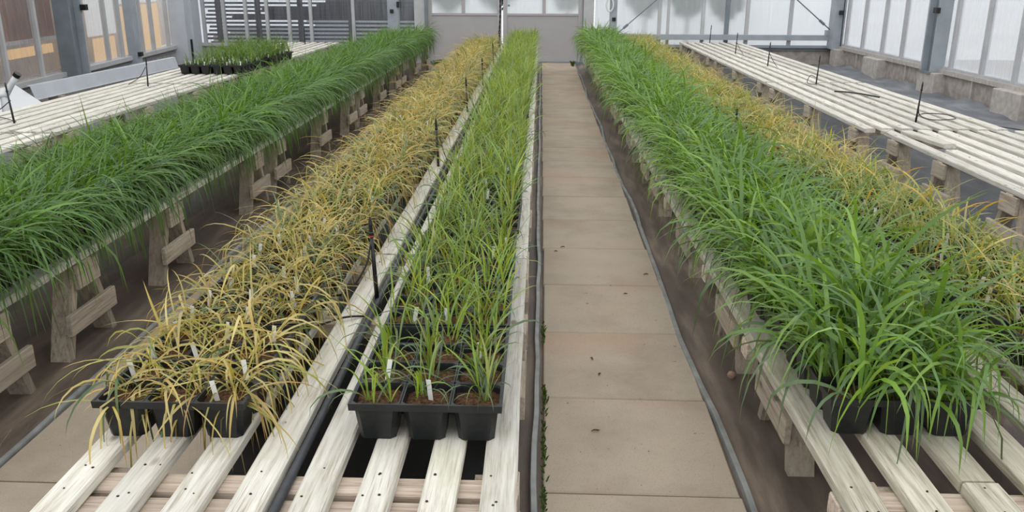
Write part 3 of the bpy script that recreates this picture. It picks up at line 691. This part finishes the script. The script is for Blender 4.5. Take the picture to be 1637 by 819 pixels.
# outside, seen blurred through the glazing
def louvre():
    t = thing('stacked_slats', 'tall stack of dark and white horizontal slats behind the end glazing', 'slat stack', (-4.3, 16.75, FZ-.06))
    z = .0
    k = 0
    r = random.Random(3)
    while z < 2.6:
        hgt = .036
        S('slat', bx((r.uniform(-.05, .05), 0, z+hgt/2+.02), (4.0+r.uniform(-.1, .1), .10, hgt)), MAT['dark_slat'], t); z += hgt
        white = r.random() < (.95 if z < .62 else .5 if z < 1.2 else .15)
        x0 = -1.9+(r.uniform(.2, 2.2) if z > .4 else 0)
        S('slat', bx(((x0+1.95)/2, -.035, z+.017+.02), (1.95-x0, .09, .034)), MAT['white_slat'] if white else MAT['dark_slat'], t); z += .036
    for x in (-1.75, -1.0, -.2, .75): S('upright', bx((x, -.1, 1.3), (.09, .06, 2.6)), MAT['dark_slat'], t)
louvre()
def bush(x, y, rx, h, seed, label):
    t = thing('outdoor_bush', label, 'bush', (x, y, -.06)); r = random.Random(seed)
    mb = MB(); mb.tube([(0, 0, 0), (.02, 0, h*.6)], [.035, .02], 6); mb.build('stem', MAT['dry_leaf'], t)
    mb = MB()
    for _ in range(700):
        u = r.uniform(0, 2*PI); ph = math.acos(r.uniform(-1, 1)); q = r.random()**.33
        c = Vector((rx*q*math.sin(ph)*math.cos(u), rx*.8*q*math.sin(ph)*math.sin(u), h*.72+h*.28*q*math.cos(ph)))
        d = Vector((r.uniform(-1, 1), r.uniform(-1, 1), r.uniform(-.5, 1))).normalized(); s_ = d.orthogonal().normalized()*.045
        mb.add([c-s_, c+d*.07, c+s_, c+d*.18], [(0, 1, 2), (0, 1, 3), (1, 2, 3)])
    f_ = mb.build('foliage', MAT['bush'], t); f_['kind'] = 'stuff'
for i, (x, y, rx, h) in enumerate([(2.72, 16.75, .34, 1.75), (3.42, 16.6, .27, 1.7), (1.95, 16.9, .36, 1.8), (-.85, 17.0, .40, 2.0), (-1.75, 17.0, .42, 2.0), (.5, 17.0, .32, 2.0)]):
    bush(x, y, rx, h, 40+i, 'dark green shrub outside, blurred behind the %s' % ['milky end pane next to the thick bar', 'milky end pane right after the thick dark bar', 'milky end pane next to the brace rod', 'upper door panes at the hanging cable', 'upper door pane by the dark jamb', 'upper pane of the path door'][i])

# ------------------------------------------------------------------ right wall (X = 5.2)
RX = 5.2
wb = S('wall_right', span(RX+.02, RX+.16, 2.0, WY, FZ-.05, .27), MAT['concrete_dark'], label='low concrete plinth with recessed panels under the milky side glazing')
S('coping', span(RX-.03, RX+.18, 2.0, WY-.05, .27, .325), MAT['concrete'], wb)
blocks = [(15.45, .30), (13.7, .62), (11.68, .50), (9.62, .60), (7.55, .5), (5.5, .6)]
for y, l in blocks: S('pier_block', bx((RX-.02, y, .13), (.24, l, .30), bev=.008), MAT['concrete'], wb)
for a, b in zip(blocks[1:], blocks[:-1]):
    ym = (a[0]+a[1]/2+b[0]-b[1]/2)/2
    S('plinth_rib', bx((RX+.005, ym, .13), (.04, .035, .27)), MAT['concrete'], wb)
S('sill', span(RX-.0, RX+.12, 2.0, WY-.05, .325, .36), MAT['alu'], wb)
ybars = [15.35, 14.55, 13.70, 12.95, 12.18, 11.36, 10.56, 9.81, 9.0, 8.2, 7.4, 6.6, 5.8, 5.0, 4.2, 3.4, 2.6]
for y in ybars: S('glazing_bar', span(RX, RX+.06, y-.032, y+.032, .36, WT), MAT['alu'], wb)
yy = [WY-.1]+ybars
for a, b in zip(yy[:-1], yy[1:]): S('pane', span(RX+.035, RX+.041, b+.03, a-.03, .36, WT), MAT['pane_milky'], wb)
def hpost(x, y, par, lab=None, s=1, w_=.30, clip=True):
    p = S('column', span(x-.09, x+.09, y-w_/2, y-w_/2+.025, .27, WT), MAT['steel'], par)
    S('flange', span(x-.09, x+.09, y+w_/2-.025, y+w_/2, .27, WT), MAT['steel'], p); S('web', span(x-.012, x+.012, y-w_/2+.025, y+w_/2-.025, .27, WT), MAT['steel_dark'], p)
    S('base_plate', span(x-.11, x+.11, y-w_/2-.02, y+w_/2+.02, .262, .285), MAT['steel_dark'], p)
    if clip: S('cable_clip', span(x-s*.14, x-s*.09, y-w_/2-.05, y-w_/2+.05, 1.02, 1.09), MAT['black'], p)
hpost(RX-.05, 11.72, wb); hpost(RX-.05, 7.6, wb)
cp = S('corner_post', span(RX-.16, RX+.02, WY-.30, WY-.02, .27, WT), MAT['steel'], wb)
S('cable_clip', span(RX-.10, RX-.03, WY-.36, WY-.30, .85, .92), MAT['black'], cp)
mb = MB(); mb.tube([(RX-.02, WY-.33, .2), (RX-.03, WY-.33, 1.0), (RX-.02, WY-.33, 2.4)], .008, 5); S('cable', mb, MAT['black'], cp)

# ------------------------------------------------------------------ left wall (slightly out of square)
LP0 = Vector((-5.70, 9.0, 0)); LT = Vector((-.65, 6.85, 0)); LT.normalize()
lang = math.atan2(LT.y, LT.x)-PI/2                             # local Y runs along the wall
def lw_par(): 
    o = tag(span(-.16, -.02, -5.0, 6.75, FZ-.05, .20).build('wall_left', MAT['concrete_dark'], None, LP0), 'low concrete base under the board-backed side glazing', kind='structure'); o.rotation_euler[2] = lang; return o
wL = lw_par()
S('sill', span(-.12, .04, -5.0, 6.75, .255, .31), MAT['alu'], wL); S('lower_rail', span(-.10, .0, -5, 6.75, .19, .22), MAT['steel_dark'], wL)
lb = [-4.2, -3.3, -2.4, -1.5, -.6, .31, 1.12, 2.05, 2.32, 3.18, 3.7, 4.25, 4.57, 5.07, 5.82, 6.6]
for y in lb: S('glazing_bar', span(-.06, .0, y-.025, y+.025, .31, WT), MAT['alu'], wL)
for a, b in zip(lb[:-1], lb[1:]): S('pane', span(-.04, -.034, a+.02, b-.02, .31, WT), MAT['pane_warm'], wL)
pL = S('column', span(-.02, .17, 1.62, 1.66, .2, WT), MAT['steel_dark'], wL); S('flange', span(-.02, .17, 1.98, 2.02, .2, WT), MAT['steel'], pL); S('web', span(.06, .085, 1.66, 1.98, .2, WT), MAT['steel_dark'], pL)
S('base_block', span(-.06, .2, 1.55, 2.06, FZ, .2), MAT['concrete'], pL); S('cable_clip', span(.17, .24, 1.95, 2.03, 1.03, 1.10), MAT['black'], pL)
p2 = S('column', span(-.02, .10, 3.9, 4.12, .2, WT), MAT['steel'], wL); S('base_block', span(-.04, .14, 3.84, 4.2, FZ, .2), MAT['concrete'], p2); S('cable_clip', span(.10, .15, 3.95, 4.05, .30, .36), MAT['black'], p2)
p3 = S('corner_post', span(-.05, .22, 6.05, 6.72, FZ, WT), MAT['alu_pale'], wL); S('drain_pipe', span(.22, .25, 6.22, 6.25, FZ, .4), MAT['black'], p3)
S('corner_angle', span(.05, .27, 6.3, 6.76, FZ, WT), MAT['alu_pale'], p3)
# neighbouring compartment behind the left glazing
nb = tag(link('neighbour_room', None, None, LP0), 'neighbouring compartment with glowing panels, brown and tan boards behind the side glazing', 'room'); nb.rotation_euler[2] = lang
S('tan_board', span(-1.65, -1.6, -5, 12, 0, 1.7), MAT['tan_board'], nb)
for a, b in ((-1.6, -.02), (.02, 1.2), (1.24, 2.45)): S('brown_board', span(-.42, -.40, a, b, .70, 1.8), MAT['brown_board'], nb)
S('white_rail', span(-.43, -.38, -1.6, 2.45, .655, .70), MAT['white_pvc'], nb)
for a, b, z0, z1 in ((-.6, .85, .42, .54), (.9, 2.0, .42, .54), (2.05, 3.3, .42, .54), (4.75, 5.6, .1, .50), (6.05, 7.9, .1, .95)): S('glow_panel', span(-.85, -.82, a, b, z0, z1), MAT['warm_glow'], nb)  # boards that glow by material; no lamp lights this room
for a, b, z0, z1 in ((4.6, 5.7, .54, 1.6), (6.0, 7.9, .99, 1.8)): S('pale_glow_panel', span(-.85, -.82, a, b, z0, z1), MAT['white_glow'], nb)  # white boards with their own glow, imitating lit surfaces

# things along the left wall
def lwloc(u, v, z): q = LP0 + LT*v + Vector((LT.y, -LT.x, 0))*u; return (q.x, q.y, z)
A = Vector((-5.40, 9.15, .165)); B = Vector((-5.40, 12.97, .14))
mb = MB(); prof = [(.02, 0), (.02, .006), (.006, .008), (-.03, .150), (-.07, .156), (-.07, .150), (-.036, .144), (0, .0)]
for P_ in (A, B):
    for a, z in prof: mb.v.append((P_.x+a, P_.y, P_.z+z))
k = len(prof); mb.f = [(j, k+j, k+(j+1) % k, (j+1) % k) for j in range(k)] + [tuple(range(k)), tuple(k+j for j in range(k))[::-1]]
tag(mb.build('metal_sheet', MAT['alu_pale']), 'long folded aluminium sheet propped on edge along the board-backed side wall', 'metal sheet')
for y, q in ((9.6, 'by the white board'), (12.6, 'by the corner post')):
    hh = .165-.025*(y-9.15)/3.82-FZ-.004
    mb = MB(); mb.box((-5.41, y, FZ+hh/2), (.16, .09, hh), bev=.004); tag(mb.build('support_block', MAT['leg']), 'wooden block under the long aluminium sheet ' + q, 'wood block', 'blocks under the metal sheet')
mb = MB(); mb.box((-5.40, 8.72, .20), (.02, .78, .42), rot=Matrix.Rotation(-.95, 3, 'Y')); mb.box((-5.20, 8.72, .08), (.03, .78, .05)); tag(mb.build('white_board', MAT['white_pvc']), 'white plastic board leaning against the side wall near the white pipe', 'board')
t = thing('white_pipe', 'white plastic drain pipe with black end caps rising behind the bare bench', 'pipe', (-4.95, 7.9, FZ))
mb = MB(); mb.tube([(-.25, -.4, .40), (-.06, -.03, .40), (.02, 0, .41), (.10, 0, .52), (.148, 0, .58)], [.036, .036, .032, .028, .028], 12); mb.build('pipe', MAT['white_pvc'], t, smooth=True)
mb = MB(); mb.tube([(.142, 0, .573), (.165, 0, .60)], .033, 12); mb.build('cap', MAT['black'], t)
mb = MB(); mb.tube([(0, 0, .41), (-.02, .02, .2), (-.02, .02, .0)], .034, 10); mb.build('branch', MAT['white_pvc'], t, smooth=True)
